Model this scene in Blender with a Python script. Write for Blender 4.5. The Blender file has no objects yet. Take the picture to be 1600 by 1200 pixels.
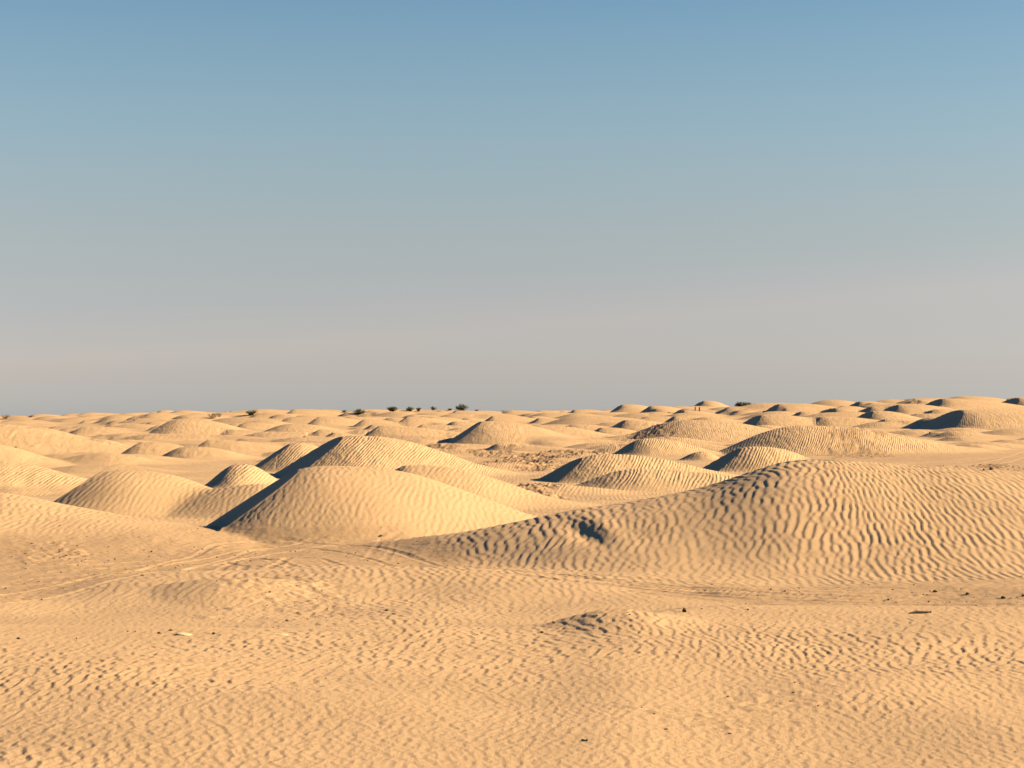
import bpy, bmesh, math, random
import numpy as np

# ------------------------------------------------------------------ camera, sky, sun, exposure
R = math.radians
SC = bpy.context.scene
COL = SC.collection
FPX = 2790.0            # focal length in pixels of the 1600 px wide photograph
HCAM = 4.0              # eye height above the interdune flat
HORIZON = 650.0         # row of the true horizon
SUN_EL, SUN_AZ = 24.0, 0.0     # elevation; azimuth from +X (right) towards +Y (away)

cam = bpy.data.cameras.new('camera')
cam.sensor_width = 36.0
cam.lens = 36.0 * FPX / 1600.0
cam.clip_start = 0.1
cam.clip_end = 20000
co = bpy.data.objects.new('camera', cam)
COL.objects.link(co)
co.location = (0, 0, HCAM)
co.rotation_euler = (R(90) + math.atan((HORIZON - 600.0) / FPX), 0, 0)
SC.camera = co

world = bpy.data.worlds.new('World')
SC.world = world
world.use_nodes = True
wn, wl = world.node_tree.nodes, world.node_tree.links
wn.clear()
w_out = wn.new('ShaderNodeOutputWorld')
w_bg = wn.new('ShaderNodeBackground')
w_bg.inputs['Strength'].default_value = 0.05
sky = wn.new('ShaderNodeTexSky')
sky.sky_type = 'NISHITA'
sky.sun_disc = False
sky.sun_elevation = R(SUN_EL)
sky.sun_rotation = R(90 - SUN_AZ)
sky.altitude = 50
sky.air_density = 1.0
sky.dust_density = 0.5
sky.ozone_density = 2.5
w_tint = wn.new('ShaderNodeMix'); w_tint.data_type = 'RGBA'; w_tint.blend_type = 'MULTIPLY'
w_tint.inputs['Factor'].default_value = 1.0
w_tc = wn.new('ShaderNodeTexCoord')
w_sep = wn.new('ShaderNodeSeparateXYZ')
w_map = wn.new('ShaderNodeMapRange')
w_map.inputs['From Min'].default_value = 0.0
w_map.inputs['From Max'].default_value = 0.5
w_ramp = wn.new('ShaderNodeValToRGB')
# dusty air: colour of the sky by height above the horizon (position = sin(elevation) / 0.5)
SKY_STOPS = [(0.0, (1, 1, 1)), (1.0, (1, 1, 1))]
SKY_STOPS = [(0.0, (0.55, 0.58, 0.78)), (0.043, (0.53, 0.495, 0.615)), (0.168, (0.63, 0.505, 0.48)), (0.312, (0.66, 0.61, 0.53)),
             (0.459, (0.535, 0.61, 0.575)), (0.7, (0.31, 0.515, 0.59)), (1.0, (0.13, 0.37, 0.57))]
e = w_ramp.color_ramp.elements
while len(e) < len(SKY_STOPS): e.new(0.5)
w_ramp.color_ramp.interpolation = 'CARDINAL'
for i, (p, c) in enumerate(SKY_STOPS):
    e[i].position = p; e[i].color = (*c, 1)
wl.new(w_tc.outputs['Generated'], w_sep.inputs[0])
wl.new(w_sep.outputs['Z'], w_map.inputs['Value'])
wl.new(w_map.outputs['Result'], w_ramp.inputs['Fac'])
wl.new(sky.outputs['Color'], w_tint.inputs['A'])
wl.new(w_ramp.outputs['Color'], w_tint.inputs['B'])
# a faint veil of high haze, a little higher towards the right
w_ax = wn.new('ShaderNodeMath'); w_ax.operation = 'MULTIPLY_ADD'; w_ax.inputs[1].default_value = -0.075
wl.new(w_sep.outputs['X'], w_ax.inputs[0]); wl.new(w_sep.outputs['Z'], w_ax.inputs[2])
w_mp = wn.new('ShaderNodeMapping'); w_mp.inputs['Scale'].default_value = (2.5, 2.5, 40)
w_no = wn.new('ShaderNodeTexNoise'); w_no.inputs['Scale'].default_value = 1.3; w_no.inputs['Detail'].default_value = 3
wl.new(w_tc.outputs['Generated'], w_mp.inputs['Vector']); wl.new(w_mp.outputs[0], w_no.inputs['Vector'])
w_ad = wn.new('ShaderNodeMath'); w_ad.operation = 'MULTIPLY_ADD'; w_ad.inputs[1].default_value = 0.012
wl.new(w_no.outputs['Fac'], w_ad.inputs[0]); wl.new(w_ax.outputs[0], w_ad.inputs[2])
w_vr = wn.new('ShaderNodeValToRGB')
ve = w_vr.color_ramp.elements
ve[0].position = 0.0; ve[0].color = (0, 0, 0, 1); ve[1].position = 1.0; ve[1].color = (0, 0, 0, 1)
for p_, v_ in ((0.040, .35), (0.048, .5), (0.056, .75), (0.064, .45), (0.085, 0)):
    q_ = ve.new(p_); q_.color = (v_, v_, v_, 1)
wl.new(w_ad.outputs[0], w_vr.inputs['Fac'])
w_veil = wn.new('ShaderNodeMix'); w_veil.data_type = 'RGBA'; w_veil.blend_type = 'MULTIPLY'
w_veil.inputs['B'].default_value = (1.13, 1.05, 1.01, 1)
wl.new(w_vr.outputs['Color'], w_veil.inputs['Factor']); wl.new(w_tint.outputs['Result'], w_veil.inputs['A'])
wl.new(w_veil.outputs['Result'], w_bg.inputs['Color'])
wl.new(w_bg.outputs[0], w_out.inputs[0])

sun = bpy.data.lights.new('sun', 'SUN')
sun.energy = 5.0
sun.angle = R(0.53)
sun.color = (1.0, 0.70, 0.37)
so = bpy.data.objects.new('sun', sun)
COL.objects.link(so)
so.location = (60, 30, 40)
so.rotation_euler = (R(90 - SUN_EL), 0, R(90 + SUN_AZ))

vs = SC.view_settings
vs.view_transform = 'Standard'
vs.look = 'None'
vs.gamma = 1.0
vs.use_curve_mapping = False
vs.exposure = 2.03
SC.cycles.diffuse_bounces = 0

# ------------------------------------------------------------------ numpy helpers
rng = np.random.default_rng(11)
random.seed(5)

def smooth(e0, e1, v):
    t = np.clip((v - e0) / (e1 - e0), 0, 1)
    return t * t * (3 - 2 * t)

def noise_tile(n, lo, hi, power, seed):
    """periodic real noise tile; wave numbers lo..hi (cycles per tile), unit variance"""
    g = np.random.default_rng(seed)
    k = np.fft.fftfreq(n) * n
    kx, ky = np.meshgrid(k, k)
    kk = np.hypot(kx, ky)
    amp = np.where((kk >= lo) & (kk <= hi), np.maximum(kk, 1e-6) ** (-power), 0)
    f = np.fft.ifft2(np.fft.fft2(g.standard_normal((n, n))) * amp).real
    return (f / f.std()).astype(np.float32)

def ripple_tile(n, res, lam, dlam, ang, dang, seed):
    """complex periodic tile: phase and strength of wind ripples, forks included"""
    g = np.random.default_rng(seed)
    k = np.fft.fftfreq(n, res)
    kx, ky = np.meshgrid(k, k)
    kk = np.hypot(kx, ky) + 1e-9
    th = np.arctan2(ky, kx) - ang
    th = (th + np.pi) % (2 * np.pi) - np.pi
    amp = np.exp(-0.5 * (np.log(kk * lam) / dlam) ** 2) * np.exp(-0.5 * (th / dang) ** 2)
    f = np.fft.ifft2(np.fft.fft2(g.standard_normal((n, n)) + 1j * g.standard_normal((n, n))) * amp)
    return (f / np.abs(f).mean()).astype(np.complex64)

def samp(tile, res, x, y):
    n = tile.shape[0]
    u = (x / res) % n; v = (y / res) % n
    i = u.astype(np.int32); j = v.astype(np.int32)
    fu = (u - i).astype(np.float32); fv = (v - j).astype(np.float32)
    i %= n; j %= n
    i2 = (i + 1) % n; j2 = (j + 1) % n
    return ((tile[j, i] * (1 - fu) + tile[j, i2] * fu) * (1 - fv)
            + (tile[j2, i] * (1 - fu) + tile[j2, i2] * fu) * fv)

def interp(px, pts):
    p = np.array(pts, float)
    # smooth (cubic Hermite) interpolation through the points
    xs, ys = p[:, 0], p[:, 1]
    m = np.gradient(ys, xs)
    px = np.clip(px, xs[0], xs[-1])
    i = np.clip(np.searchsorted(xs, px) - 1, 0, len(xs) - 2)
    h = xs[i + 1] - xs[i]
    t = (px - xs[i]) / h
    return ((2*t**3 - 3*t**2 + 1) * ys[i] + (t**3 - 2*t**2 + t) * h * m[i]
            + (-2*t**3 + 3*t**2) * ys[i + 1] + (t**3 - t**2) * h * m[i + 1])

def px_of(x, y): return 800 + FPX * x / np.maximum(y, 1.0)
def row_of(y, z): return HORIZON + FPX * (HCAM - z) / np.maximum(y, 1.0)
def flat_d(row): return FPX * HCAM / (row - HORIZON)

N_BASE = noise_tile(512, 2, 60, 1.6, 1)       # 2 m cells: broad unevenness
N_MID = noise_tile(1024, 6, 200, 1.3, 2)      # 0.12 m cells: hummocks
N_FINE = noise_tile(1024, 12, 400, 1.0, 3)    # 0.06 m cells: crust and clods

SKYLINE = [(-700, 656), (0, 653), (250, 646), (450, 643), (650, 643), (850, 645), (1000, 639), (1150, 637),
           (1300, 632), (1480, 626), (1600, 626), (2300, 624)]

def base_h(x, y):
    px = px_of(x, y)
    far = 4.0 - (interp(px, SKYLINE) + 4.0 - HORIZON) * 800.0 / FPX
    z = far * smooth(110, 800, y)
    z = z + 0.10 * samp(N_BASE, 2.0, x, y) * smooth(30, 90, y) + 0.35 * samp(N_BASE, 3.0, x + 300, y) * smooth(110, 300, y)
    # the rise the photographer stands on
    r = np.clip((x * x + y * y) / 144.0, 0, 1)
    return z + 2.3 * (1 - r) ** 2

def base1(x, y): return float(base_h(np.array([float(x)]), np.array([float(y)]))[0])

def ray_ground(px, row, dmax=900.0):
    d = np.concatenate([np.arange(14, 150, 0.25), np.arange(150, dmax, 1.0)])
    z = base_h((px - 800) / FPX * d, d)
    hit = np.nonzero(row_of(d, z) <= row)[0]
    return float(d[hit[0]]) if len(hit) else dmax

# ------------------------------------------------------------------ terrain grid (a fan that opens away from the viewer)
APEX = 7.5
def step(d):
    return np.interp(d, [1, 15, 18, 24, 44, 46, 72, 80, 130, 300, 600, 1100, 1400],
                     [1.0, 0.6, 0.065, 0.062, 0.066, 0.060, 0.064, 0.11, 0.34, 1.15, 2.6, 7.0, 20.0])
ys = [1.0]
while ys[-1] < 1300: ys.append(ys[-1] + 1.11 * float(step(ys[-1])))
ys = np.array(ys)
tf = np.linspace(-0.312, 0.312, 881)
tm = 0.312 + np.cumsum(np.linspace(0.001, 0.028, 22))
ts = np.concatenate([-tm[::-1], tf, tm])
NR, NC = len(ys), len(ts)
Y = np.repeat(ys[:, None], NC, 1)
X = (Y + APEX) * ts[None, :]
PX = px_of(X, Y)

# ------------------------------------------------------------------ dunes
B0 = base_h(X, Y)
DZ = np.zeros((NR, NC))                   # height of dunes over the base
OWN = np.full((NR, NC), -1, np.int32)     # which dune a point belongs to
BEST = np.zeros((NR, NC))
SLIP = np.zeros((NR, NC), np.float32)     # 1 on avalanche faces
DUNES = []

def window(x0, x1, y0, y1):
    r0, r1 = np.searchsorted(ys, [y0, y1])
    if r1 <= r0: return None
    lo = min(x0 / (ys[r0] + APEX), x0 / (ys[r1 - 1] + APEX))
    hi = max(x1 / (ys[r0] + APEX), x1 / (ys[r1 - 1] + APEX))
    c0, c1 = np.searchsorted(ts, [lo, hi])
    return (slice(r0, r1), slice(max(c0 - 1, 0), min(c1 + 1, NC))) if c1 > c0 else None

def merge(w, z, ident, h):
    a = DZ[w]
    DZ[w] = (a ** 4 + z ** 4) ** 0.25
    if ident >= 0:
        m = (z > BEST[w]) & (z > max(0.06, 0.07 * h))
        OWN[w] = np.where(m, ident, OWN[w])
    BEST[w] = np.maximum(BEST[w], z)

def dome(cx, cy, h, Ll, Lr, Wf, Wb, psi, slip, ident, wig=0.0):
    c, s = math.cos(psi), math.sin(psi)
    e = max(Ll * 1.7, Lr) + 1
    g = max(Wf, Wb) * 1.1 + 1
    w = window(cx - Ll * 1.9 - 2, cx + Lr * 1.4 + 2, cy - g, cy + g)
    if w is None: return
    x, y = X[w] - cx, Y[w] - cy
    n1 = samp(N_BASE, 1.1 * max(h, .3), X[w] + 37 * cx, Y[w] + 11 * cy)
    n2 = samp(N_BASE, 1.1 * max(h, .3), X[w] - 13 * cx, Y[w] + 29 * cy)
    x = x + wig * h * n1; y = y + wig * h * n2
    u = c * x + s * y
    v = -s * x + c * y
    L = np.where(u < 0, Ll * (1.35 if slip else 1.0), Lr * 1.25)
    W = np.where(v < 0, Wf, Wb)
    r2 = np.clip((u / L) ** 2 + (v / W) ** 2, 0, 1)
    z = h * (1 - r2) ** (1.6 + 0.8 * smooth(0, 0.6, u / (Lr * 1.25)))
    if slip:
        t = slip
        p = t * (u + Ll) - 0.04 * t * v * v / max(h, .5) * (v > 0)
        k = 0.025 * h
        hh = np.clip(0.5 + 0.5 * (z - p) / k, 0, 1)
        sm = z * (1 - hh) + p * hh - k * hh * (1 - hh)
        SLIP[w] = np.maximum(SLIP[w], (smooth(-0.01 * h, 0.03 * h, z - p) * (p > -0.02) * (p + .05 > DZ[w])).astype(np.float32))
        z = np.maximum(sm, 0)
    merge(w, z, ident, h)

def dune(px, row, lpx, rpx, rowf, slip=False, kf=None, kb=2.8, psi=None, label=None, wig=None, own=True):
    kf = kf or (2.6 if slip else 3.2)
    if rowf < 700: kf *= 1.8; kb *= 1.8; rpx *= 1.45; lpx *= 1.0 if slip else 1.5
    df = ray_ground(px, rowf)
    d = df + 2
    for _ in range(12):
        cx = (px - 800) / FPX * d
        h = max(HCAM - (row - HORIZON) / FPX * d - base1(cx, d), 0.25)
        d = 0.5 * d + 0.5 * (df + 0.8 * kf * h)
    m = d / FPX
    Ll, Lr = lpx * m, rpx * m
    t = None
    if slip:
        t = 0.66
        Ll = max(Ll * (1.2 if rowf < 700 else 1.0), 1.18 * h / t)
    ident = -1
    if own:
        ident = len(DUNES)
        DUNES.append(label)
    dome(cx, d, h, max(Ll, 1.2 * h), max(Lr, 2 * h), kf * h, kb * h,
         R(5) if psi is None else R(psi), t, ident, 0.12 if wig is None else wig)
    return cx, d, h

def ridge(pts, depth, wf, wb, label, own=True, power=2.0, taper=60):
    """long ridge: skyline rows by column, crest depth and widths by column"""
    px = PX
    z = np.zeros_like(DZ)
    p0, p1 = pts[0][0], pts[-1][0]
    d = interp(px, depth) * 1.04
    hc = HCAM - (interp(px, pts) - HORIZON) / FPX * d
    x_c = (px - 800) / FPX * d
    hc = hc - base_h(x_c, d)
    hc = 0.5 * (hc + np.sqrt(hc * hc + 0.012)) * smooth(p0 - 1, p0 + taper, px) * (1 - smooth(p1 - 60, p1, px))
    v = Y - d
    W = np.where(v < 0, interp(px, wf), interp(px, wb))
    z = hc * (1 - np.clip((v / W) ** 2, 0, 1)) ** power
    ident = -1
    if own:
        ident = len(DUNES); DUNES.append(label)
    w = (slice(0, NR), slice(0, NC))
    merge(w, z, ident, float(hc.max()))

# the foreground swells
ridge([(-700, 985), (0, 985), (300, 984), (600, 984), (850, 984), (1000, 962), (1150, 950), (1350, 949), (1600, 956), (2300, 960)],
      [(-700, 29), (600, 29.5), (850, 30), (1150, 33), (1600, 33), (2300, 33)],
      [(-700, 22), (2300, 22)], [(-700, 4), (600, 3.5), (1150, 3.0), (2300, 3.5)], 'low rippled sand swell across the foreground', power=1.5)
ridge([(-500, 985), (-200, 965), (0, 944), (200, 905), (400, 891), (650, 889), (850, 903), (1000, 927), (1100, 950)],
      [(-500, 38), (0, 39), (400, 42), (850, 41), (1100, 38)],
      [(-500, 6), (400, 6.5), (1100, 5)], [(-500, 4), (400, 5), (1100, 4)], 'low rippled swell in front of the rutted track')
dune(360, 900, 170, 190, 945, kf=9, own=False)
# big dune on the right
ridge([(460, 854), (640, 838), (700, 831), (850, 803), (1000, 778), (1100, 758), (1170, 735), (1225, 719), (1290, 713), (1360, 718), (1450, 729),
       (1600, 741), (1750, 762), (1950, 800), (2200, 850)],
      [(560, 53), (850, 52), (1100, 53.5), (1300, 54.5), (1600, 54), (2200, 52)],
      [(560, 3.5), (700, 5.0), (850, 7), (1000, 9.5), (1300, 12.5), (1600, 12.5), (2200, 10)],
      [(560, 4), (850, 5), (1300, 9), (2200, 9)], 'largest dune, right of centre, its near face covered in dark ripples', taper=240)
# rise on the left edge
ridge([(-900, 800), (-500, 765), (-200, 757), (0, 767), (120, 786), (230, 806), (330, 824), (430, 838)],
      [(-900, 60), (0, 60), (330, 57), (430, 57)], [(-900, 12), (0, 12), (430, 6)], [(-900, 10), (0, 9), (430, 4)],
      'smooth sunlit rise sloping down from the left edge')

D = [
 # px, row, left px, right px, foot row, slip, label
 (510, 727, 185, 390, 842, True, 'broad cone-shaped dune left of centre with a dark blue shadow on its left'),
 (205, 731, 127, 230, 805, True, 'dome dune at left with a small dark notch of shade on its left end'),
 (405, 756, 190, 70, 806, False, 'brownish ridge behind the shaded end of the cone-shaped dune'),
 (380, 726, 62, 75, 764, False, 'small dark-rippled mound behind the cone-shaped dune'),
 (550, 681, 104, 245, 750, True, 'dune with the largest blue avalanche face and a comb of dark ripples'),
 (471, 692, 70, 80, 738, True, 'smaller rippled dune on the left of the one with the large blue face'),
 (630, 730, 48, 260, 800, False, 'low smooth dune just right of the cone-shaped dune'),
 (935, 709, 88, 235, 754, True, 'dune right of the rocky hollow with a curved strip of shade'),
 (1010, 732, 135, 265, 768, False, 'long low rippled dune behind the left arm of the largest dune'),
 (1168, 698, 76, 135, 738, True, 'round dune with an oval blue shadow behind the largest dune'),
 (1100, 705, 40, 36, 720, False, 'little ribbed mound left of the oval blue shadow'),
 (1010, 685, 58, 120, 712, False, 'dune with dark rippled left end above the ribbed mound'),
 (1082, 656, 85, 140, 692, False, 'wide dome dune standing below the two posts'),
 (1255, 665, 150, 300, 712, False, 'very broad low dune with a patch of ribbed ripples at its left'),
 (1507, 640, 46, 200, 676, True, 'dune at far right with a large triangular blue face'),
 (1455, 652, 30, 50, 671, False, 'small dune with two blue shadows left of the triangular face'),
 (762, 658, 24, 120, 698, True, 'dune with forked blue shadows near the centre'),
 (722, 676, 66, 46, 690, False, 'dark low ridge left of the forked blue shadows'),
 (600, 665, 25, 125, 690, True, 'dune crest peeping over the comb-rippled dune'),
 (224, 690, 23, 120, 714, True, 'left dune with a narrow blue shadow like a sickle'),
 (332, 687, 17, 160, 708, True, 'left dune with a small blue triangle of shade'),
 (297, 697, 55, 120, 719, False, 'plain low dune between the sickle and the triangle shadows'),
 (287, 654, 48, 95, 684, True, 'dune with a long dark hollow on its left below the skyline'),
 (150, 708, 95, 120, 728, False, 'rippled low dune near the left edge'),
 (146, 686, 80, 70, 706, False, 'dark rippled low dune at the far left'),
 (136, 667, 18, 75, 684, True, 'smooth little dune with a dark tip at far left'),
 (44, 667, 9, 75, 690, True, None), (-60, 660, 60, 290, 716, False, 'smooth swell rising to the left edge of the view'),
 (-50, 691, 60, 160, 732, False, None), (-40, 714, 60, 230, 768, False, None),
 (78, 650, 35, 40, 663, False, None), (369, 672, 21, 70, 684, True, None), (241, 647, 22, 45, 661, True, None),
 (240, 659, 16, 36, 669, True, None), (240, 678, 48, 110, 690, False, None), (256, 641, 14, 30, 649, True, None),
 (285, 641, 25, 45, 651, False, None), (460, 639, 17, 80, 652, True, None), (500, 651, 12, 70, 666, True, None),
 (455, 662, 45, 80, 683, False, None), (502, 671, 14, 46, 685, True, None), (524, 676, 12, 40, 686, True, None),
 (640, 651, 24, 70, 668, True, None), (662, 663, 15, 100, 677, True, None), (712, 658, 20, 70, 673, False, None),
 (652, 648, 8, 45, 656, True, None), (716, 641, 10, 70, 652, True, None), (772, 650, 11, 70, 661, True, None),
 (787, 692, 32, 90, 706, False, None), (838, 664, 21, 110, 690, True, None), (844, 653, 9, 46, 662, True, None),
 (905, 650, 46, 90, 665, False, None), (898, 640, 9, 46, 649, True, None), (881, 642, 5, 20, 649, True, None),
 (900, 663, 32, 70, 681, False, None), (975, 632, 10, 50, 646, True, None), (980, 656, 15, 80, 681, True, None),
 (1104, 626, 17, 36, 640, True, None), (1055, 650, 8, 65, 661, True, None), (1072, 641, 11, 45, 651, True, None),
 (1194, 648, 29, 90, 672, True, None), (1194, 664, 27, 46, 679, True, None), (1181, 630, 40, 110, 646, False, None),
 (1222, 651, 21, 70, 669, True, None), (1290, 651, 27, 90, 669, True, None), (1221, 631, 10, 90, 648, True, None),
 (1228, 639, 10, 45, 648, True, None), (1314, 635, 15, 46, 649, True, None), (1295, 625, 40, 55, 640, False, None),
 (1255, 643, 6, 45, 656, True, None), (1364, 642, 20, 60, 663, True, None), (1364, 635, 10, 70, 649, True, None),
 (1381, 655, 7, 56, 667, True, None), (1345, 627, 12, 45, 639, True, None), (1425, 627, 8, 34, 640, True, None),
 (1440, 626, 8, 30, 640, True, None), (1470, 623, 11, 130, 645, True, None), (1500, 619, 40, 90, 638, False, None),
 (1591, 621, 11, 46, 640, True, None), (1404, 632, 6, 80, 648, True, None), (420, 646, 20, 60, 655, False, None),
 (545, 643, 8, 40, 652, True, None), (590, 644, 12, 50, 653, False, None), (690, 642, 14, 40, 650, False, None),
 (800, 641, 20, 60, 651, False, None), (850, 641, 20, 40, 650, False, None), (1020, 634, 12, 50, 646, True, None),
 (180, 650, 25, 50, 662, False, None), (30, 652, 20, 40, 661, False, None), (140, 649, 30, 40, 660, False, None),
 (350, 645, 20, 50, 656, False, None), (390, 660, 20, 60, 672, True, None), (570, 655, 18, 60, 668, True, None),
 (940, 668, 20, 60, 684, True, None),
]
SPOT = {}
PSI = {4: 16, 5: 12, 0: 12, 9: 8, 7: 12, 14: 5, 15: 0, 1: 8}
for i, (px, row, l, r, rf, sl, lab) in enumerate(D):
    SPOT[i] = dune(px, row, l, r, rf, sl, label=lab, psi=PSI.get(i))
# the rest of the dune field
for _ in range(330):
    d = math.sqrt(rng.uniform(85 ** 2, 300 ** 2)); px = rng.uniform(-700, 2300)
    if 1350 < px < 1700 and d < 190: continue
    h = rng.uniform(.3, .85) * (d / 200) ** .8
    dome((px - 800) / FPX * d, d, h, h * rng.uniform(4.5, 9), h * rng.uniform(8, 18), h * rng.uniform(5, 9), h * rng.uniform(5, 9), R(rng.uniform(-15, 25)), None, -1, 0.3)
for _ in range(1700):
    d = math.sqrt(rng.uniform(150 ** 2, 1150 ** 2))
    px = rng.uniform(-900, 2500)
    x = (px - 800) / FPX * d
    if -100 < px < 1750 and d < 250: continue
    h = rng.uniform(0.5, 1.3) * (0.75 if d < 300 else 1.1 if d < 450 else 1.6)
    sl = rng.uniform(0.52, 0.64) if rng.random() < 0.4 else None
    dome(x, d, h, h * rng.uniform(2.0, 3) if sl else h * rng.uniform(3, 7), h * rng.uniform(6, 13), h * rng.uniform(3.6, 7), h * rng.uniform(3.6, 7),
         R(rng.uniform(-10, 25)), sl, -1, 0.15)

# ------------------------------------------------------------------ surface masks
ROWF = row_of(Y, 0.0)      # row where the flat at this distance appears
up = interp(PX, [(-700, 850), (0, 850), (200, 842), (330, 832), (640, 840), (720, 872), (900, 908), (1250, 912), (1600, 905), (2300, 900)])
lo = interp(PX, [(-700, 1010), (0, 950), (130, 925), (250, 905), (400, 893), (650, 890), (850, 905), (1000, 928), (1150, 945), (1600, 958), (2300, 965)])
TRACK = smooth(-6, 8, ROWF - up) * smooth(-5, 7, lo - ROWF)
TRACK *= 1 - smooth(0.35, 0.6, DZ) * 0.9
band2 = smooth(1220, 1420, PX + 25 * samp(N_MID, .4, X, Y)) * smooth(707, 714, ROWF) * (1 - smooth(742, 752, ROWF)) * (1 - smooth(.15, .3, DZ))
TRACK = np.maximum(TRACK, band2)
ROUGH = np.zeros_like(TRACK)
for (px, row, rx, ry, a) in [(830, 722, 75, 13, 1.0), (905, 716, 40, 7, .9), (800, 775, 60, 9, .9), (850, 783, 40, 7, .6), (1010, 697, 50, 9, .7),
                             (690, 703, 22, 5, .8), (470, 940, 130, 28, .55), (330, 955, 60, 14, .6), (860, 979, 40, 6, .7),
                             (1040, 1150, 160, 40, .5), (1250, 1120, 140, 40, .4), (90, 868, 60, 12, .4), (1340, 712, 60, 7, .5), (1548, 733, 24, 5, .6), (1420, 664, 22, 5, .9)]:
    q = ((PX - px) / rx) ** 2 + ((ROWF - row) / ry) ** 2 + 0.45 * samp(N_MID, .15, X, Y)
    ROUGH = np.maximum(ROUGH, a * (1 - smooth(0.35, 1.2, q)))
# wind ripples
RT_REG = ripple_tile(2048, 0.03, 0.27, 0.22, R(4), R(15), 21)
RT_BRD = ripple_tile(2048, 0.03, 0.235, 0.34, R(0), R(29), 22)
RT_SML = ripple_tile(1024, 0.02, 0.13, 0.25, R(10), R(35), 23)
warp = 0.35 * samp(N_MID, .5, X, Y)
lean = 1.0 + 0.5 * samp(N_BASE, 4.0, X, Y)
sgn = np.tanh((X - 9.5) / 4.0) * smooth(40, 45, Y) * smooth(70, 62, Y)   # on the largest dune the crests fan out from its top
XR = X - DZ * lean * 0.8 * (1 - 0.0) + 1.0 * np.maximum(sgn, 0) * DZ + warp * .25
YR = Y + 0.3 * DZ + warp * .4

def profile(c, p=0.75, h2=.28, h3=.06):
    a = np.minimum(np.abs(c), 1.4) ** p
    th = np.angle(c)
    return a * (np.sin(th) + h2 * np.sin(2 * th) + h3 * np.sin(3 * th)) * 0.5

onface = smooth(0.2, 0.8, DZ)
fore = 1 - smooth(33, 44, Y)
r_reg = profile(samp(RT_REG, 0.03, XR, YR))
r_brd = profile(samp(RT_BRD, 0.03, X + .55 * samp(N_MID, .8, X + 90, Y), Y), .75, .42, .18)
r_sml = profile(samp(RT_SML, 0.02, X, Y))
patch = 0.5 + 0.5 * np.tanh(1.5 * samp(N_MID, .45, X + 50, Y))
amp = (1 - 0.97 * TRACK) * (1 - SLIP) * (1 - 0.6 * ROUGH)
big = smooth(40, 43, Y) * (1 - smooth(60, 66, Y)) * smooth(-4, 3, X)
mixb = np.clip(fore + (0.25 + .35 * patch) * (1 - big), 0, 1)
sunny = smooth(5, 17, X) * big
RIP = amp * ((1 - mixb) * (0.0140 + 0.006 * onface + .005 * (1 - big) + .010 * big * np.exp(-((X - 12.0) / 5.0) ** 2)) * (1 - .35 * sunny) * (1 - .35 * big * np.exp(-((X - 5.5) / 2.8) ** 2)) * r_reg + mixb * (0.0045 + 0.0105 * patch) * (1 + .35 * (1 - fore)) * r_brd + 0.0042 * r_sml * mixb)
RIP *= 1 - smooth(74, 92, Y)
ripmask = amp * (0.35 + 0.65 * smooth(.1, .7, DZ)) * smooth(70, 90, Y) * (1 - .6 * smooth(200, 600, Y))

Z = B0 + DZ
Z += (0.046 + 0.004 * (1 - fore) * (1 - TRACK)) * samp(N_MID, .5, X, Y) * (1 - smooth(90, 200, Y)) * (1 - SLIP)
Z += RIP
RGH_ = ROUGH
Z += ROUGH * (0.07 * np.abs(samp(N_FINE, 0.07, X, Y)) - 0.03 + 0.05 * np.maximum(samp(N_MID, 0.05, X, Y), 0)) * np.clip(Y / 80, .35, 1.3)
Z += 0.007 * TRACK * samp(N_FINE, 0.05, X, Y)
# small mound on the foreground swell
mx_, my_ = (958 - 800) / FPX * 32.2, 32.2
u_, v_ = X - mx_, Y - my_
r2_ = np.clip((u_ / np.where(u_ < 0, 1.35, 1.7)) ** 2 + (v_ / np.where(v_ < 0, 1.9, 1.3)) ** 2 + .12 * samp(N_MID, .15, X, Y), 0, 1)
Z += 0.15 * (1 - r2_) ** 1.6
ROUGH = np.maximum(ROUGH, .5 * smooth(.05, .5, 1 - r2_) * (u_ < .6))
# hollow in the left arm of the largest dune
hx, hy = (912 - 800) / FPX * 50.6, 50.6
q = ((X - hx + 0.25 * (Y - hy)) / 0.36) ** 2 + ((Y - hy) / 1.3) ** 2
Z -= 0.10 * np.exp(-q)
Z += 0.07 * np.exp(-(((X - hx - 0.6 + 0.25 * (Y - hy)) / 0.45) ** 2 + ((Y - hy) / 1.6) ** 2))

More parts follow.
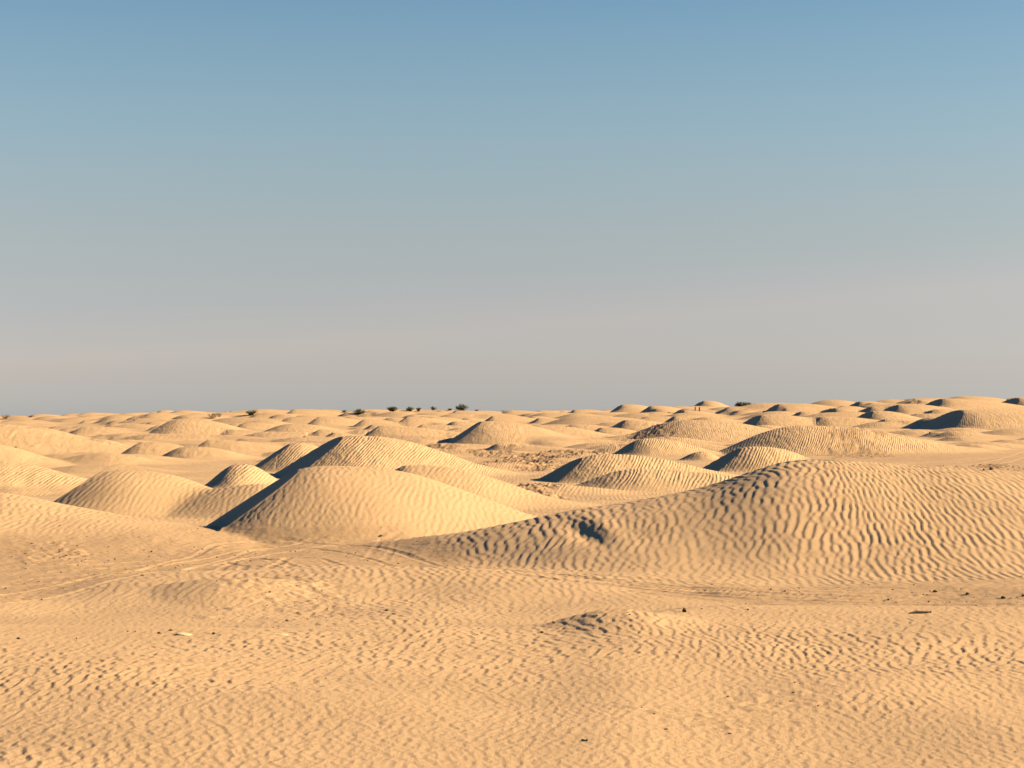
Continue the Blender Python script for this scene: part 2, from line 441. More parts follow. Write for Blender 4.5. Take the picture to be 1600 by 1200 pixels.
# ------------------------------------------------------------------ wheel ruts pressed into the flat
def rut(pts, width=0.22, depth=0.03, tread=0.0, pair=0.0):
    global Z
    P = np.array([((px - 800) / FPX * flat_d(r), flat_d(r)) for px, r in pts])
    k = np.linspace(0, len(P) - 1, 40 * len(P))
    xs_ = np.interp(k, range(len(P)), P[:, 0]); yy_ = np.interp(k, range(len(P)), P[:, 1])
    for _ in range(60):
        xs_[1:-1] = (xs_[:-2] + 2 * xs_[1:-1] + xs_[2:]) / 4; yy_[1:-1] = (yy_[:-2] + 2 * yy_[1:-1] + yy_[2:]) / 4
    seg = np.hypot(np.diff(xs_), np.diff(yy_)); s = np.concatenate([[0], np.cumsum(seg)])
    for off in ((0.0,) if not pair else (-pair / 2, pair / 2)):
        tx = np.gradient(xs_) ; ty = np.gradient(yy_); n = np.hypot(tx, ty) + 1e-9
        ox, oy = xs_ - ty / n * off, yy_ + tx / n * off
        m = width * 2.2
        # walk along short pieces so that only nearby points are touched
        for a in range(0, len(ox) - 1, 4):
            b = min(a + 5, len(ox))
            w = window(ox[a:b].min() - m, ox[a:b].max() + m, oy[a:b].min() - m, oy[a:b].max() + m)
            if w is None: continue
            x, y = X[w], Y[w]
            ax, ay, bx, by = ox[a], oy[a], ox[b - 1], oy[b - 1]
            L = math.hypot(bx - ax, by - ay) + 1e-9
            t = ((x - ax) * (bx - ax) + (y - ay) * (by - ay)) / L / L
            inside = (t >= 0) & (t < 1)
            dd = np.abs((x - ax) * (by - ay) - (y - ay) * (bx - ax)) / L
            depth_ = depth * .55
            g = -depth_ * np.exp(-(dd / (width * .5)) ** 4) + 0.45 * depth_ * np.exp(-((dd - width * .8) / (width * .25)) ** 2)
            if tread:
                g = g + np.clip(.5 + samp(N_MID, .12, x, y), 0, 1.5) * tread * np.exp(-(dd / (width * .5)) ** 4) * np.sin((s[a] + t * L) * 2 * np.pi / 0.16)
            Z[w] = Z[w] + g * inside * (1 - smooth(.12, .35, DZ[w]))
rut([(-60, 948), (120, 920), (240, 893), (330, 866), (370, 852), (420, 846), (520, 850), (600, 866), (700, 893), (900, 912)], pair=1.3)
rut([(-60, 915), (150, 903), (300, 880), (400, 858), (480, 848), (590, 842), (640, 830)], pair=1.3)
rut([(-60, 890), (100, 885), (250, 874), (380, 872), (420, 885), (415, 898)], pair=1.2)
rut([(380, 900), (395, 880), (420, 868), (470, 872), (500, 884), (640, 892), (850, 908), (1000, 918), (1200, 932), (1700, 944)], pair=1.3)
rut([(585, 872), (600, 858), (610, 845), (618, 832), (622, 824)], width=.2, depth=.012, tread=.003, pair=0.55)
rut([(760, 888), (850, 900), (1000, 912), (1200, 919), (1400, 923), (1700, 925)], pair=1.3)
rut([(800, 895), (950, 915), (1100, 927), (1300, 936), (1700, 938)], width=.3, depth=.025, tread=.008)
rut([(900, 912), (1100, 924), (1350, 931), (1700, 931)], width=.3, depth=.025, tread=.008)
rut([(1000, 924), (1200, 940), (1400, 949), (1700, 953)], width=.25, depth=.02, tread=.006, pair=1.3)
rut([(1300, 738), (1400, 726), (1500, 722), (1560, 716), (1640, 712)], width=.35, depth=.05, pair=1.6)
rut([(1400, 740), (1480, 733), (1540, 727), (1575, 722), (1600, 714), (1640, 700)], width=.35, depth=.05, pair=1.6)
rut([(1200, 716), (1330, 712), (1450, 706), (1640, 702)], width=.35, depth=.05, pair=1.6)

TONE = np.clip(TRACK * 0.30 + ROUGH * smooth(60, 80, Y) * 1.05 * np.clip(.6 + .5 * samp(N_FINE, .08, X, Y), 0, 1.2) + ROUGH * .2, 0, 1)

# ------------------------------------------------------------------ sand material
def new_mat(name):
    m = bpy.data.materials.new(name); m.use_nodes = True
    return m, m.node_tree.nodes, m.node_tree.links

def sand_material():
    m, n, l = new_mat('sand')
    b = n['Principled BSDF']
    b.inputs['Roughness'].default_value = 0.95
    b.inputs['Specular IOR Level'].default_value = 0.15
    geo = n.new('ShaderNodeNewGeometry')
    # colour: loose sand, firmer greyer ground, darker earth where it is broken
    n1 = n.new('ShaderNodeTexNoise'); n1.inputs['Scale'].default_value = 0.35; n1.inputs['Detail'].default_value = 6
    n2 = n.new('ShaderNodeTexNoise'); n2.inputs['Scale'].default_value = 9.0; n2.inputs['Detail'].default_value = 5
    l.new(geo.outputs['Position'], n1.inputs['Vector']); l.new(geo.outputs['Position'], n2.inputs['Vector'])
    r1 = n.new('ShaderNodeValToRGB')
    r1.color_ramp.elements[0].position = 0.3; r1.color_ramp.elements[0].color = (0.28, 0.210, 0.135, 1)
    r1.color_ramp.elements[1].position = 0.7; r1.color_ramp.elements[1].color = (0.325, 0.243, 0.158, 1)
    l.new(n1.outputs['Fac'], r1.inputs['Fac'])
    mx = n.new('ShaderNodeMix'); mx.data_type = 'RGBA'; mx.blend_type = 'MULTIPLY'; mx.inputs['Factor'].default_value = 1
    r2 = n.new('ShaderNodeValToRGB')
    r2.color_ramp.elements[0].position = 0.3; r2.color_ramp.elements[0].color = (0.93, 0.93, 0.93, 1)
    r2.color_ramp.elements[1].position = 0.7; r2.color_ramp.elements[1].color = (1.05, 1.05, 1.05, 1)
    l.new(n2.outputs['Fac'], r2.inputs['Fac'])
    l.new(r1.outputs['Color'], mx.inputs['A']); l.new(r2.outputs['Color'], mx.inputs['B'])
    at = n.new('ShaderNodeAttribute'); at.attribute_name = 'tone'
    m2 = n.new('ShaderNodeMix'); m2.data_type = 'RGBA'
    m2.inputs['B'].default_value = (0.165, 0.115, 0.075, 1)
    l.new(at.outputs['Fac'], m2.inputs['Factor']); l.new(mx.outputs['Result'], m2.inputs['A'])
    l.new(m2.outputs['Result'], b.inputs['Base Color'])
    # relief: far ripples, sand grain
    sep = n.new('ShaderNodeSeparateXYZ'); l.new(geo.outputs['Position'], sep.inputs[0])
    ma = n.new('ShaderNodeMath'); ma.operation = 'MULTIPLY_ADD'; ma.inputs[1].default_value = -0.8
    l.new(sep.outputs['Z'], ma.inputs[0]); l.new(sep.outputs['X'], ma.inputs[2])
    my = n.new('ShaderNodeMath'); my.operation = 'MULTIPLY'; my.inputs[1].default_value = 0.35
    l.new(sep.outputs['Y'], my.inputs[0])
    cb = n.new('ShaderNodeCombineXYZ'); l.new(ma.outputs[0], cb.inputs['X']); l.new(my.outputs[0], cb.inputs['Y'])
    wv = n.new('ShaderNodeTexWave'); wv.wave_type = 'BANDS'; wv.bands_direction = 'X'; wv.wave_profile = 'SIN'
    wv.inputs['Scale'].default_value = 0.314 / 0.23
    wv.inputs['Distortion'].default_value = 9.0
    wv.inputs['Detail'].default_value = 2.0
    wv.inputs['Detail Scale'].default_value = 0.55
    l.new(cb.outputs[0], wv.inputs['Vector'])
    ar = n.new('ShaderNodeAttribute'); ar.attribute_name = 'ripple'
    mm = n.new('ShaderNodeMath'); mm.operation = 'MULTIPLY'
    l.new(wv.outputs['Fac'], mm.inputs[0]); l.new(ar.outputs['Fac'], mm.inputs[1])
    n4 = n.new('ShaderNodeTexNoise'); n4.inputs['Scale'].default_value = 0.45; n4.inputs['Detail'].default_value = 3
    l.new(geo.outputs['Position'], n4.inputs['Vector'])
    mr = n.new('ShaderNodeMapRange'); mr.inputs['From Min'].default_value = .35; mr.inputs['From Max'].default_value = .65; mr.inputs['To Min'].default_value = .3
    l.new(n4.outputs['Fac'], mr.inputs['Value'])
    n5 = n.new('ShaderNodeTexNoise'); n5.inputs['Scale'].default_value = 3.2; n5.inputs['Detail'].default_value = 2
    l.new(cb.outputs[0], n5.inputs['Vector'])
    ad = n.new('ShaderNodeMath'); ad.operation = 'MULTIPLY_ADD'; ad.inputs[1].default_value = 1.1
    l.new(n5.outputs['Fac'], ad.inputs[0]); l.new(wv.outputs['Fac'], ad.inputs[2])
    m3 = n.new('ShaderNodeMath'); m3.operation = 'MULTIPLY'; l.new(ad.outputs[0], m3.inputs[0]); l.new(ar.outputs['Fac'], m3.inputs[1])
    m4 = n.new('ShaderNodeMath'); m4.operation = 'MULTIPLY'; l.new(m3.outputs[0], m4.inputs[0]); l.new(mr.outputs['Result'], m4.inputs[1])
    bp = n.new('ShaderNodeBump'); bp.inputs['Strength'].default_value = 1.0; bp.inputs['Distance'].default_value = 0.032
    l.new(m4.outputs[0], bp.inputs['Height'])
    n6 = n.new('ShaderNodeTexNoise'); n6.inputs['Scale'].default_value = 1.5; n6.inputs['Detail'].default_value = 4; n6.inputs['Roughness'].default_value = .6
    mp6 = n.new('ShaderNodeMapping'); mp6.inputs['Scale'].default_value = (1.0, .4, 1.0)
    l.new(geo.outputs['Position'], mp6.inputs['Vector']); l.new(mp6.outputs[0], n6.inputs['Vector'])
    m6 = n.new('ShaderNodeMath'); m6.operation = 'MULTIPLY'; l.new(n6.outputs['Fac'], m6.inputs[0]); l.new(ar.outputs['Fac'], m6.inputs[1])
    b6 = n.new('ShaderNodeBump'); b6.inputs['Strength'].default_value = 1.0; b6.inputs['Distance'].default_value = 0.17
    l.new(m6.outputs[0], b6.inputs['Height']); l.new(bp.outputs['Normal'], b6.inputs['Normal'])
    n3 = n.new('ShaderNodeTexNoise'); n3.inputs['Scale'].default_value = 28; n3.inputs['Detail'].default_value = 6; n3.inputs['Roughness'].default_value = .65
    l.new(geo.outputs['Position'], n3.inputs['Vector'])
    b2 = n.new('ShaderNodeBump'); b2.inputs['Strength'].default_value = 0.7; b2.inputs['Distance'].default_value = 0.02
    l.new(n3.outputs['Fac'], b2.inputs['Height']); l.new(b6.outputs['Normal'], b2.inputs['Normal'])
    l.new(b2.outputs['Normal'], b.inputs['Normal'])
    return m
SAND = sand_material()

# ------------------------------------------------------------------ terrain meshes: the ground and each named dune, cut from one surface
V = np.stack([X, Y, Z], -1).reshape(-1, 3)
idx = np.arange(NR * NC).reshape(NR, NC)
F = np.stack([idx[:-1, :-1], idx[:-1, 1:], idx[1:, 1:], idx[1:, :-1]], -1).reshape(-1, 4)
dxu = np.gradient(X, axis=1); dzu = np.gradient(Z, axis=1); dyu = np.zeros_like(X)
dxv = np.gradient(X, axis=0); dzv = np.gradient(Z, axis=0); dyv = np.gradient(Y, axis=0)
NRM = np.stack([dyu * dzv - dzu * dyv, dzu * dxv - dxu * dzv, dxu * dyv - dyu * dxv], -1)
NRM /= np.linalg.norm(NRM, axis=-1, keepdims=True)
NRM = NRM.reshape(-1, 3)
OWNF = OWN[:-1, :-1].reshape(-1)
TONE_ = TONE.reshape(-1).astype(np.float32); RIPM_ = ripmask.reshape(-1).astype(np.float32)

def land(name, faces, label):
    used = np.unique(faces)
    remap = np.empty(NR * NC, np.int32); remap[used] = np.arange(len(used), dtype=np.int32)
    me = bpy.data.meshes.new(name)
    nf = len(faces)
    me.vertices.add(len(used)); me.vertices.foreach_set('co', V[used].astype(np.float32).ravel())
    me.loops.add(nf * 4); me.loops.foreach_set('vertex_index', remap[faces].ravel())
    me.polygons.add(nf)
    me.polygons.foreach_set('loop_start', np.arange(0, nf * 4, 4, dtype=np.int32))
    me.polygons.foreach_set('use_smooth', np.ones(nf, bool))
    me.update(calc_edges=True)
    for an, arr in (('tone', TONE_), ('ripple', RIPM_)):
        a = me.attributes.new(an, 'FLOAT', 'POINT'); a.data.foreach_set('value', arr[used])
    me.normals_split_custom_set_from_vertices(NRM[used].astype(np.float32).tolist())
    me.materials.append(SAND)
    o = bpy.data.objects.new(name, me); COL.objects.link(o)
    o['kind'] = 'structure'
    if label: o['label'] = label
    return o

vis = [i for i in range(len(DUNES)) if DUNES[i]]
keep = np.isin(OWNF, vis)
land('desert_ground', F[~keep], 'open sandy desert floor between the dunes with wheel ruts and low far dunes')
for i in vis:
    f = F[OWNF == i]
    if len(f) > 20: land('sand_dune', f, DUNES[i])

# the plain that carries on beyond and behind
me = bpy.data.meshes.new('desert_plain')
me.from_pydata([(-8000, -8000, -4), (8000, -8000, -4), (8000, 9000, -4), (-8000, 9000, -4)], [], [(0, 1, 2, 3)])
me.materials.append(SAND)
pl = bpy.data.objects.new('desert_plain', me); COL.objects.link(pl)
pl['kind'] = 'structure'; pl['label'] = 'sandy plain reaching to the horizon'

#DETAILS
# ------------------------------------------------------------------ things standing on the sand
def land_z(x, y):
    r = np.searchsorted(ys, y) - 1
    fr = (y - ys[r]) / (ys[r + 1] - ys[r])
    out = 0
    for k, w in ((r, 1 - fr), (r + 1, fr)):
        out += w * float(np.interp(x, X[k], Z[k]))
    return out

def spot(px, row, dmin=18.0):
    """the first place on the land seen at this column and row (or the skyline above it)"""
    d = np.concatenate([np.arange(dmin, 110, 0.12), np.arange(110, 1000, 1.0)])
    z = np.array([land_z((px - 800) / FPX * q, q) for q in d])
    rr = row_of(d, z)
    hit = np.nonzero(rr <= row)[0]
    k = hit[0] if len(hit) else int(np.argmin(rr))
    return (px - 800) / FPX * d[k], d[k], z[k]

def tag(o, label, cat, group=None):
    o['label'] = label; o['category'] = cat
    if group: o['group'] = group
    return o

def mesh_from(name, verts, faces, mat, smooth_=False):
    me = bpy.data.meshes.new(name)
    me.from_pydata(verts, [], faces)
    if smooth_: me.polygons.foreach_set('use_smooth', np.ones(len(me.polygons), bool))
    me.materials.append(mat); me.update()
    return me

def simple_mat(name, c1, c2, scale, rough=0.85, bump=0.0):
    m, n, l = new_mat(name)
    b = n['Principled BSDF']; b.inputs['Roughness'].default_value = rough
    b.inputs['Specular IOR Level'].default_value = 0.25
    tc = n.new('ShaderNodeTexCoord')
    t = n.new('ShaderNodeTexNoise'); t.inputs['Scale'].default_value = scale; t.inputs['Detail'].default_value = 5
    r = n.new('ShaderNodeValToRGB')
    r.color_ramp.elements[0].position = .32; r.color_ramp.elements[0].color = (*c1, 1)
    r.color_ramp.elements[1].position = .68; r.color_ramp.elements[1].color = (*c2, 1)
    l.new(tc.outputs['Object'], t.inputs['Vector']); l.new(t.outputs['Fac'], r.inputs['Fac'])
    l.new(r.outputs['Color'], b.inputs['Base Color'])
    if bump:
        bm_ = n.new('ShaderNodeBump'); bm_.inputs['Distance'].default_value = bump
        l.new(t.outputs['Fac'], bm_.inputs['Height']); l.new(bm_.outputs['Normal'], b.inputs['Normal'])
    return m

M_LEAF = simple_mat('shrub_leaves', (0.035, 0.045, 0.028), (0.075, 0.085, 0.05), 6)
M_DRY = simple_mat('dry_twigs', (0.085, 0.065, 0.038), (0.16, 0.125, 0.07), 6)
M_STEM = simple_mat('shrub_bark', (0.06, 0.045, 0.03), (0.11, 0.08, 0.05), 9)
M_ROCK = simple_mat('dark_stone', (0.07, 0.05, 0.035), (0.16, 0.115, 0.075), 7, 0.9, 0.02)
M_SUNLIT_CRUST = simple_mat('sunlit_crust', (0.36, 0.28, 0.185), (0.43, 0.335, 0.225), 5, 0.95, 0.02)  # paler than the sand: bright sunlight on its faces put into the colour
M_WOOD = simple_mat('grey_wood', (0.05, 0.04, 0.032), (0.13, 0.10, 0.075), 12, 0.85, 0.01)
M_POST = simple_mat('rusty_post', (0.12, 0.065, 0.03), (0.22, 0.13, 0.065), 8, 0.85, 0.02)
M_TEAL = simple_mat('teal_plastic', (0.02, 0.10, 0.10), (0.05, 0.19, 0.18), 5, 0.35)

# shrubs: unit width about 1, height about 0.5, built from stems that fork and leafy sprays on them
def shrub_meshes(seed, dry, lean=0.0, tall=0.55):
    g = random.Random(seed)
    sv, sf, lv, lf = [], [], [], []
    def tube(a, b, ra, rb):
        ax = [b[i] - a[i] for i in range(3)]
        L = math.sqrt(sum(q * q for q in ax)) + 1e-9
        ux = (1, 0, 0) if abs(ax[0]) < .8 * L else (0, 1, 0)
        p = [ax[1]*ux[2]-ax[2]*ux[1], ax[2]*ux[0]-ax[0]*ux[2], ax[0]*ux[1]-ax[1]*ux[0]]
        pl_ = math.sqrt(sum(q*q for q in p)); p = [q/pl_ for q in p]
        q_ = [(ax[1]*p[2]-ax[2]*p[1])/L, (ax[2]*p[0]-ax[0]*p[2])/L, (ax[0]*p[1]-ax[1]*p[0])/L]
        k = len(sv)
        for c, r in ((a, ra), (b, rb)):
            for j in range(5):
                t = j * 2 * math.pi / 5
                sv.append(tuple(c[i] + r * (p[i] * math.cos(t) + q_[i] * math.sin(t)) for i in range(3)))
        for j in range(5):
            sf.append((k + j, k + (j + 1) % 5, k + 5 + (j + 1) % 5, k + 5 + j))
    def leaf(c, s):
        d = [g.gauss(0, 1) for _ in range(3)]; d[2] = abs(d[2]) + .3
        m = math.sqrt(sum(q*q for q in d)); d = [q/m for q in d]
        u = [g.gauss(0, 1) for _ in range(3)]
        w = [d[1]*u[2]-d[2]*u[1], d[2]*u[0]-d[0]*u[2], d[0]*u[1]-d[1]*u[0]]
        m = math.sqrt(sum(q*q for q in w)) + 1e-9; w = [q/m for q in w]
        k = len(lv)
        for a_, b_ in ((0, 0), (.5, .32), (1, 0), (.5, -.32)):
            lv.append(tuple(c[i] + s * (d[i] * a_ + w[i] * b_) for i in range(3)))
        lf.append((k, k + 1, k + 2, k + 3))
    n_main = 15
    for i in range(n_main):
        a = i * 2.4 + g.uniform(-.4, .4)
        reach = g.uniform(.18, .5); up_ = g.uniform(.55, 1.0) * tall
        base = (g.uniform(-.12, .12), g.uniform(-.12, .12), -0.03)
        p0 = base
        rad = 0.014
        for sgm in range(3):
            t = (sgm + 1) / 3
            p1 = (base[0] + math.cos(a) * reach * t + g.gauss(0, .02) + lean * t * t, base[1] + math.sin(a) * reach * t + g.gauss(0, .02),
                  up_ * (1 - (1 - t) ** 1.5) * (1 - .55 * reach) + g.gauss(0, .01))
            tube(p0, p1, rad, rad * .65); rad *= .65
            for _ in range(5 if dry else 4):
                p2 = tuple(p1[i_] + g.gauss(0, .06) for i_ in range(3)); p2 = (p2[0], p2[1], max(p2[2] + .02, .02))
                tube(p1, p2, rad * .8, rad * .25)
                for _ in range(7 if dry else 22):
                    leaf(tuple(p2[i_] + g.gauss(0, .042) for i_ in range(2)) + (max(p2[2] + g.gauss(0, .035), .01),), g.uniform(.03, .055) * (.6 if dry else 1))
            p0 = p1
    return (mesh_from('stems', sv, sf, M_STEM, True), mesh_from('foliage', lv, lf, M_DRY if dry else M_LEAF))

SHRUB = {'a': shrub_meshes(1, False), 'b': shrub_meshes(2, False, .1), 'c': shrub_meshes(3, True, 0, .75), 'd': shrub_meshes(4, False, .35, .5)}
for px, row, w, h, kind, rz, label in [
    (9, 655, 15, 11, 'c', .3, 'dry brown shrub on the skyline at the left edge'),
    (332, 655, 18, 14, 'c', 1.0, 'largest dry shrub with bare twigs on a left-hand crest'),
    (343, 652, 9, 9, 'c', 2.0, 'small dry shrub touching the right side of the largest dry shrub'),
    (393, 650, 20, 10, 'a', .5, 'dark green shrub right of the dry twiggy shrubs'),
    (561, 648, 21, 10, 'b', .2, 'grey-green shrub on the slope just below the skyline left of centre'),
    (538, 645, 8, 5, 'a', .9, 'tiny dark clump left of the grey-green shrub below the skyline'),  # small dark clump made from the leafy shrub meshes
    (613, 643, 24, 10, 'a', 1.9, 'wide dark skyline shrub, first of the row left of centre'),
    (641, 643, 14, 8, 'b', 2.9, 'second skyline shrub, left of a close pair'),
    (654, 643, 9, 8, 'a', .1, 'narrow skyline shrub, right of a close pair'),
    (677, 641, 10, 7, 'b', 1.2, 'small round shrub alone between the close pair and the tallest shrub'),
    (703, 640, 10, 4, 'a', 2.2, 'flat little shrub just left of the tallest skyline shrub'),
    (722, 639, 22, 11, 'b', 3.0, 'tallest shrub on the central skyline'),
    (745, 639, 8, 3, 'a', .6, 'low scrap of shrub right of the tallest skyline shrub'),
    (786, 640, 8, 4, 'c', .4, 'faint dry shrub on the skyline near the centre'),
    (1153, 632, 28, 9, 'd', 0, 'leaning feathery shrub on the right-hand skyline beside the shaded crest'),
]:
    x, y, z = spot(px, row, 120)
    m = y / FPX
    t = bpy.data.objects.new('desert_shrub', None); COL.objects.link(t)
    t.location = (x, y, z - 0.1); t.rotation_euler = (0, 0, rz)
    tall = {'a': .55, 'b': .55, 'c': .75, 'd': .5}[kind] * .85
    t.scale = (.82 * w * m, .82 * w * m, .68 * h * m / tall)
    tag(t, label, 'shrub', 'shrubs along the skyline')
    for nm, me in zip(('stems', 'foliage'), SHRUB[kind]):
        o = bpy.data.objects.new(nm, me); COL.objects.link(o); o.parent = t

# two squat posts in front of a shaded crest
def post_mesh():
    bm = bmesh.new()
    prof = [(0.0, 1.15), (0.06, 1.1), (0.5, 0.98), (0.86, 0.92), (0.90, 1.12), (0.97, 1.1), (1.0, 0.75)]
    rings = []
    for z, s in prof:
        ring = []
        for k in range(12):
            a = k * math.pi / 6
            c_, s_ = math.cos(a), math.sin(a)
            e = 0.5 * s / max(abs(c_), abs(s_)) ** 0.8
            ring.append(bm.verts.new((c_ * e * .36, s_ * e * .36, z)))
        rings.append(ring)
    for a, b in zip(rings[:-1], rings[1:]):
        for k in range(12): bm.faces.new((a[k], a[(k + 1) % 12], b[(k + 1) % 12], b[k]))
    bm.faces.new(rings[-1])
    me = bpy.data.meshes.new('marker_post'); bm.to_mesh(me); bm.free(); me.materials.append(M_POST)
    return me
PM = post_mesh()
for px, row, h, label in ((1086.5, 641.5, 5.4, 'left one of the two squat brown posts on the far slope'), (1093, 643, 6.2, 'right, slightly taller one of the two squat brown posts on the far slope')):
    x, y, z = spot(px, row, 150)
    o = bpy.data.objects.new('marker_post', PM); COL.objects.link(o)
    k = h * y / FPX
    o.location = (x, y, z - 0.08 * k); o.scale = (k, k, k * 1.08); o.rotation_euler = (0, 0, .2)
    tag(o, label, 'post', 'two posts on the far slope')

# stones
def stone_mesh(seed, mat, flat=.6):
    g = random.Random(seed)
    bm = bmesh.new(); bmesh.ops.create_icosphere(bm, subdivisions=2, radius=.5)
    cuts = [(g.gauss(0, 1), g.gauss(0, 1), g.gauss(0, 1), g.uniform(.26, .42)) for _ in range(7)]
    for v in bm.verts:
        for a, b, c, d in cuts:
            n = math.sqrt(a * a + b * b + c * c); k = (v.co.x * a + v.co.y * b + v.co.z * c) / n - d
            if k > 0: v.co.x -= k * a / n; v.co.y -= k * b / n; v.co.z -= k * c / n
        v.co *= 1 + g.uniform(-.06, .06)
        v.co.z *= flat
    me = bpy.data.meshes.new('stone'); bm.to_mesh(me); bm.free(); me.materials.append(mat)
    return me
STONE = [stone_mesh(i, M_ROCK, .55 + .1 * (i % 3)) for i in range(5)]
CRUST = [stone_mesh(20 + i, M_SUNLIT_CRUST, .4) for i in range(3)]
ORD = ['first', 'second', 'third', 'fourth', 'fifth', 'sixth', 'seventh', 'eighth', 'ninth', 'tenth', 'eleventh', 'twelfth', 'thirteenth',
       'fourteenth', 'fifteenth', 'sixteenth', 'seventeenth', 'eighteenth', 'nineteenth', 'twentieth']
def put(name, me, px, row, w, label, group=None, asp=1.0, sink=.12, cat='stone', tilt=0.0, hs=1.0):
    x, y, z = spot(px, row)
    o = bpy.data.objects.new(name, me); COL.objects.link(o)
    k = w * y / FPX
    o.location = (x, y, z + k * (.28 * hs - sink)); o.scale = (k, k * asp, k * hs)
    o.rotation_euler = (tilt * .5, tilt, random.uniform(0, 6.28) if asp == 1 else random.uniform(-.3, .3))
    return tag(o, label, cat, group)
put('stone', STONE[0], 1548, 734, 9, 'larger of two dark stones on the right rim of the largest dune')
put('stone', STONE[1], 1537, 735, 5, 'smaller of two dark stones on the right rim of the largest dune')
put('stone', STONE[2], 1069, 956, 8, 'pointed dark stone standing on the edge of the foreground swell', hs=1.5)
put('stone', STONE[3], 847, 989, 6, 'dark stone at the left tip of the small foreground mound')
put('stone', STONE[4], 596, 839, 6, 'dark stone beside the short wheel mark at the foot of the cone dune')
put('stone', STONE[0], 268, 986, 7, 'dark stone just left of the biggest sunlit-pale crust slab')
put('stone', STONE[1], 250, 989, 6, 'small dark stone, second to the left of the biggest sunlit-pale crust slab')
put('stone', STONE[2], 335, 991, 6, 'small dark stone right of the biggest sunlit-pale crust slab')
put('stone', STONE[3], 31, 998, 7, 'dark stone near the left edge of the foreground')
put('stone', STONE[1], 25, 700, 5, 'dark stone on the smooth swell at the far left')
put('stone', STONE[2], 1453, 677, 4, 'dark stone on the flat in front of the triangular blue face')
put('stone', STONE[0], 606, 954, 10, 'cluster-like dark grey clump in the middle of the rippled swell', hs=.7)  # dark grey clump drawn with a stone mesh
put('stone', STONE[4], 616, 960, 6, 'smaller stone below the dark grey clump in the middle of the swell', hs=.7)
put('stone', STONE[3], 1040, 1139, 9, 'flat black stone in the near foreground right of the teal scrap', hs=.5)
put('stone', STONE[4], 1460, 925, 8, 'leftmost of the four big stones along the right-hand track')
put('stone', STONE[0], 1510, 929, 8, 'second from the left of the four big stones along the right-hand track')
put('stone', STONE[1], 1566, 935, 8, 'third from the left of the four big stones along the right-hand track')
put('stone', STONE[2], 1597, 932, 7, 'big stone by the track at the very right edge')
for i, (px, row, w) in enumerate(sorted([(1096, 951, 3.5), (1168, 953, 4), (1387, 938, 4.5), (1399, 942, 3), (1450, 941, 4), (1588, 942, 3.5), (1226, 924, 4.5), (1312, 933, 3),
                                 (1394, 922, 3.5), (1442, 930, 3), (1452, 924, 3.5), (1424, 926, 3), (1360, 938, 3), (1248, 919, 3), (1204, 921, 3.5), (1540, 931, 3), (1500, 921, 3)])):
    put('stone', STONE[i % 5], px, row, w, ORD[i] + ' from the left of the small stones on the flat track at right', 'small stones on the right-hand track')
for i, (px, row, w) in enumerate(sorted([(105, 870, 4.5), (95, 872, 3.5), (85, 873, 3.5), (66, 857, 3), (122, 853, 3.5), (94, 861, 3), (238, 863, 4.5), (226, 860, 3), (181, 874, 3.5),
                                 (340, 871, 4), (304, 855, 3.5), (338, 855, 3), (388, 862, 3), (317, 859, 3), (41, 866, 3), (20, 871, 2.6), (575, 877, 3), (754, 882, 3.5), (455, 862, 3)])):
    put('stone', STONE[(i + 2) % 5], px, row, w, ORD[i] + ' from the left of the small stones on the rutted sand', 'small stones on the left-hand ruts')
for i, (px, row, w) in enumerate(sorted([(121, 998, 4), (201, 987, 3), (213, 987, 3), (428, 980, 3.5), (418, 947, 3), (693, 988, 3), (746, 991, 3), (510, 1060, 2.5), (1583, 1176, 2.5)])):
    put('stone', STONE[(i + 1) % 5], px, row, w, ORD[i] + ' from the left of the small stones on the foreground swell', 'small stones on the foreground swell')
for i, (px, row, w, label) in enumerate([(293, 991, 38, 'biggest slab of crusted sand, painted sunlit-pale, on the left foreground brow'),
                                         (440, 992, 30, 'crusted slab painted sunlit-pale, in the middle of three on the foreground brow'),
                                         (576, 990, 22, 'smallest crusted slab painted sunlit-pale, rightmost of three on the foreground brow')]):
    put('crust_slab', CRUST[i], px, row, w, label, 'crust slabs painted sunlit-pale', asp=.6, sink=.18, cat='slab', hs=.55, tilt=.12)

# half-buried weathered branch by the track
def branch_mesh():
    bm = bmesh.new(); prev = None; g = random.Random(4)
    for k in range(15):
        t = k / 14
        c = (t - .5, .03 * math.sin(5 * t), .04 * math.sin(3.1 * t) + .015 * g.uniform(-1, 1))
        r = .035 + .03 * math.sin(math.pi * min(1, t * 1.05)) + .008 * g.uniform(-1, 1)
        ring = [bm.verts.new((c[0], c[1] + 1.3 * r * math.cos(a * math.pi / 4), c[2] + r * math.sin(a * math.pi / 4) * g.uniform(.85, 1.1))) for a in range(8)]
        if prev:
            for a in range(8): bm.faces.new((prev[a], prev[(a + 1) % 8], ring[(a + 1) % 8], ring[a]))
        else: bm.faces.new(ring[::-1])
        prev = ring
    bm.faces.new(prev)
    me = bpy.data.meshes.new('weathered_branch'); bm.to_mesh(me); bm.free(); me.materials.append(M_WOOD)
    return me
x, y, z = spot(1435, 958)
o = bpy.data.objects.new('weathered_branch', branch_mesh()); COL.objects.link(o)
k = 38 * y / FPX
o.location = (x, y, z + .012); o.scale = (k, k, k); o.rotation_euler = (0, R(-4), R(8))
tag(o, 'dark weathered branch lying along the edge of the right-hand track', 'branch')

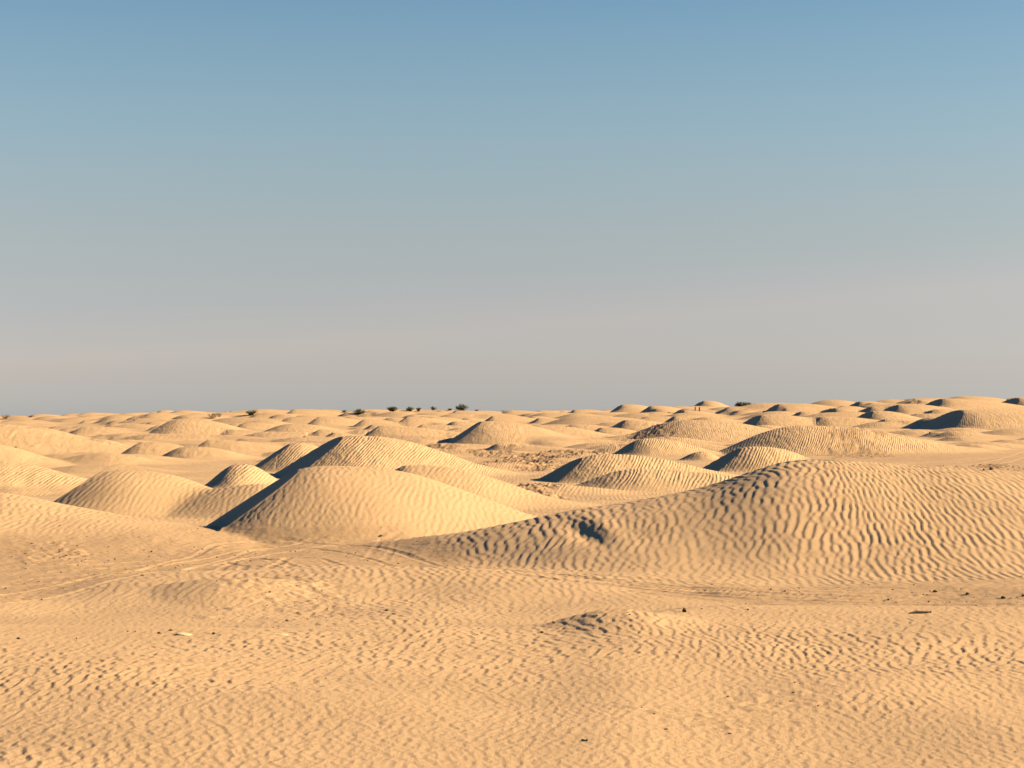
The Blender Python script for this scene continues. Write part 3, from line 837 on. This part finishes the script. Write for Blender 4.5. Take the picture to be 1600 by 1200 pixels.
# teal scrap of plastic
def scrap_mesh():
    g = random.Random(9); n = 7
    v = [((i / (n - 1) - .5), (j / (n - 1) - .5) * .5, .12 * math.sin(i * 1.7 + j) + g.uniform(-.05, .05) + .05) for j in range(n) for i in range(n)]
    f = [(j * n + i, j * n + i + 1, (j + 1) * n + i + 1, (j + 1) * n + i) for j in range(n - 1) for i in range(n - 1)]
    v2 = [(a, b, c - .02) for a, b, c in v]; off = len(v)
    f += [tuple(off + q for q in ff[::-1]) for ff in f]
    edge = [i for i in range(n)] + [j * n + n - 1 for j in range(1, n)] + [(n - 1) * n + i for i in range(n - 2, -1, -1)] + [j * n for j in range(n - 2, 0, -1)]
    f += [(edge[i], off + edge[i], off + edge[(i + 1) % len(edge)], edge[(i + 1) % len(edge)]) for i in range(len(edge))]
    return mesh_from('plastic_scrap', v + v2, f, M_TEAL, True)
x, y, z = spot(913, 1156)
o = bpy.data.objects.new('plastic_scrap', scrap_mesh()); COL.objects.link(o)
k = 11 * y / FPX
o.location = (x, y, z + .005); o.scale = (k, k, k); o.rotation_euler = (R(12), 0, R(-15))
tag(o, 'crumpled teal scrap of plastic in the near foreground', 'litter')

# gravel too fine to pick apart, on the firm ground and the broken patches
gv, gf = [], []
oct_ = [(1, 0, 0), (-1, 0, 0), (0, 1, 0), (0, -1, 0), (0, 0, 1), (0, 0, -1)]
of_ = [(0, 2, 4), (2, 1, 4), (1, 3, 4), (3, 0, 4), (2, 0, 5), (1, 2, 5), (3, 1, 5), (0, 3, 5)]
wgt = (np.maximum(TRACK * .5, ROUGH * 1.6) * (np.gradient(Y, axis=0)) * np.clip((Y + APEX) * 0.0007, 0, 1) * (np.abs(ts[None, :]) < .3) * (Y < 140) * (DZ < 1.2)).ravel()
wgt = wgt / wgt.sum()
for q in rng.choice(NR * NC, 2000, p=wgt):
    c = V[q]; s = abs(rng.normal(0, .012)) + .006
    s *= max(1.0, c[1] / 60)
    k = len(gv); a = rng.uniform(0, 6.28)
    for ox, oy, oz in oct_:
        j = rng.uniform(.6, 1.25) * s
        gv.append((c[0] + j * (ox * math.cos(a) - oy * math.sin(a)) * 1.2, c[1] + j * (ox * math.sin(a) + oy * math.cos(a)) * 1.2, c[2] + j * oz * .7 + s * .3))
    gf += [(k + a_, k + b_, k + c_) for a_, b_, c_ in of_]
o = bpy.data.objects.new('gravel', mesh_from('gravel', gv, gf, M_ROCK)); COL.objects.link(o)
o['kind'] = 'stuff'; o['label'] = 'fine dark gravel strewn over the firm track and broken ground'; o['category'] = 'gravel'
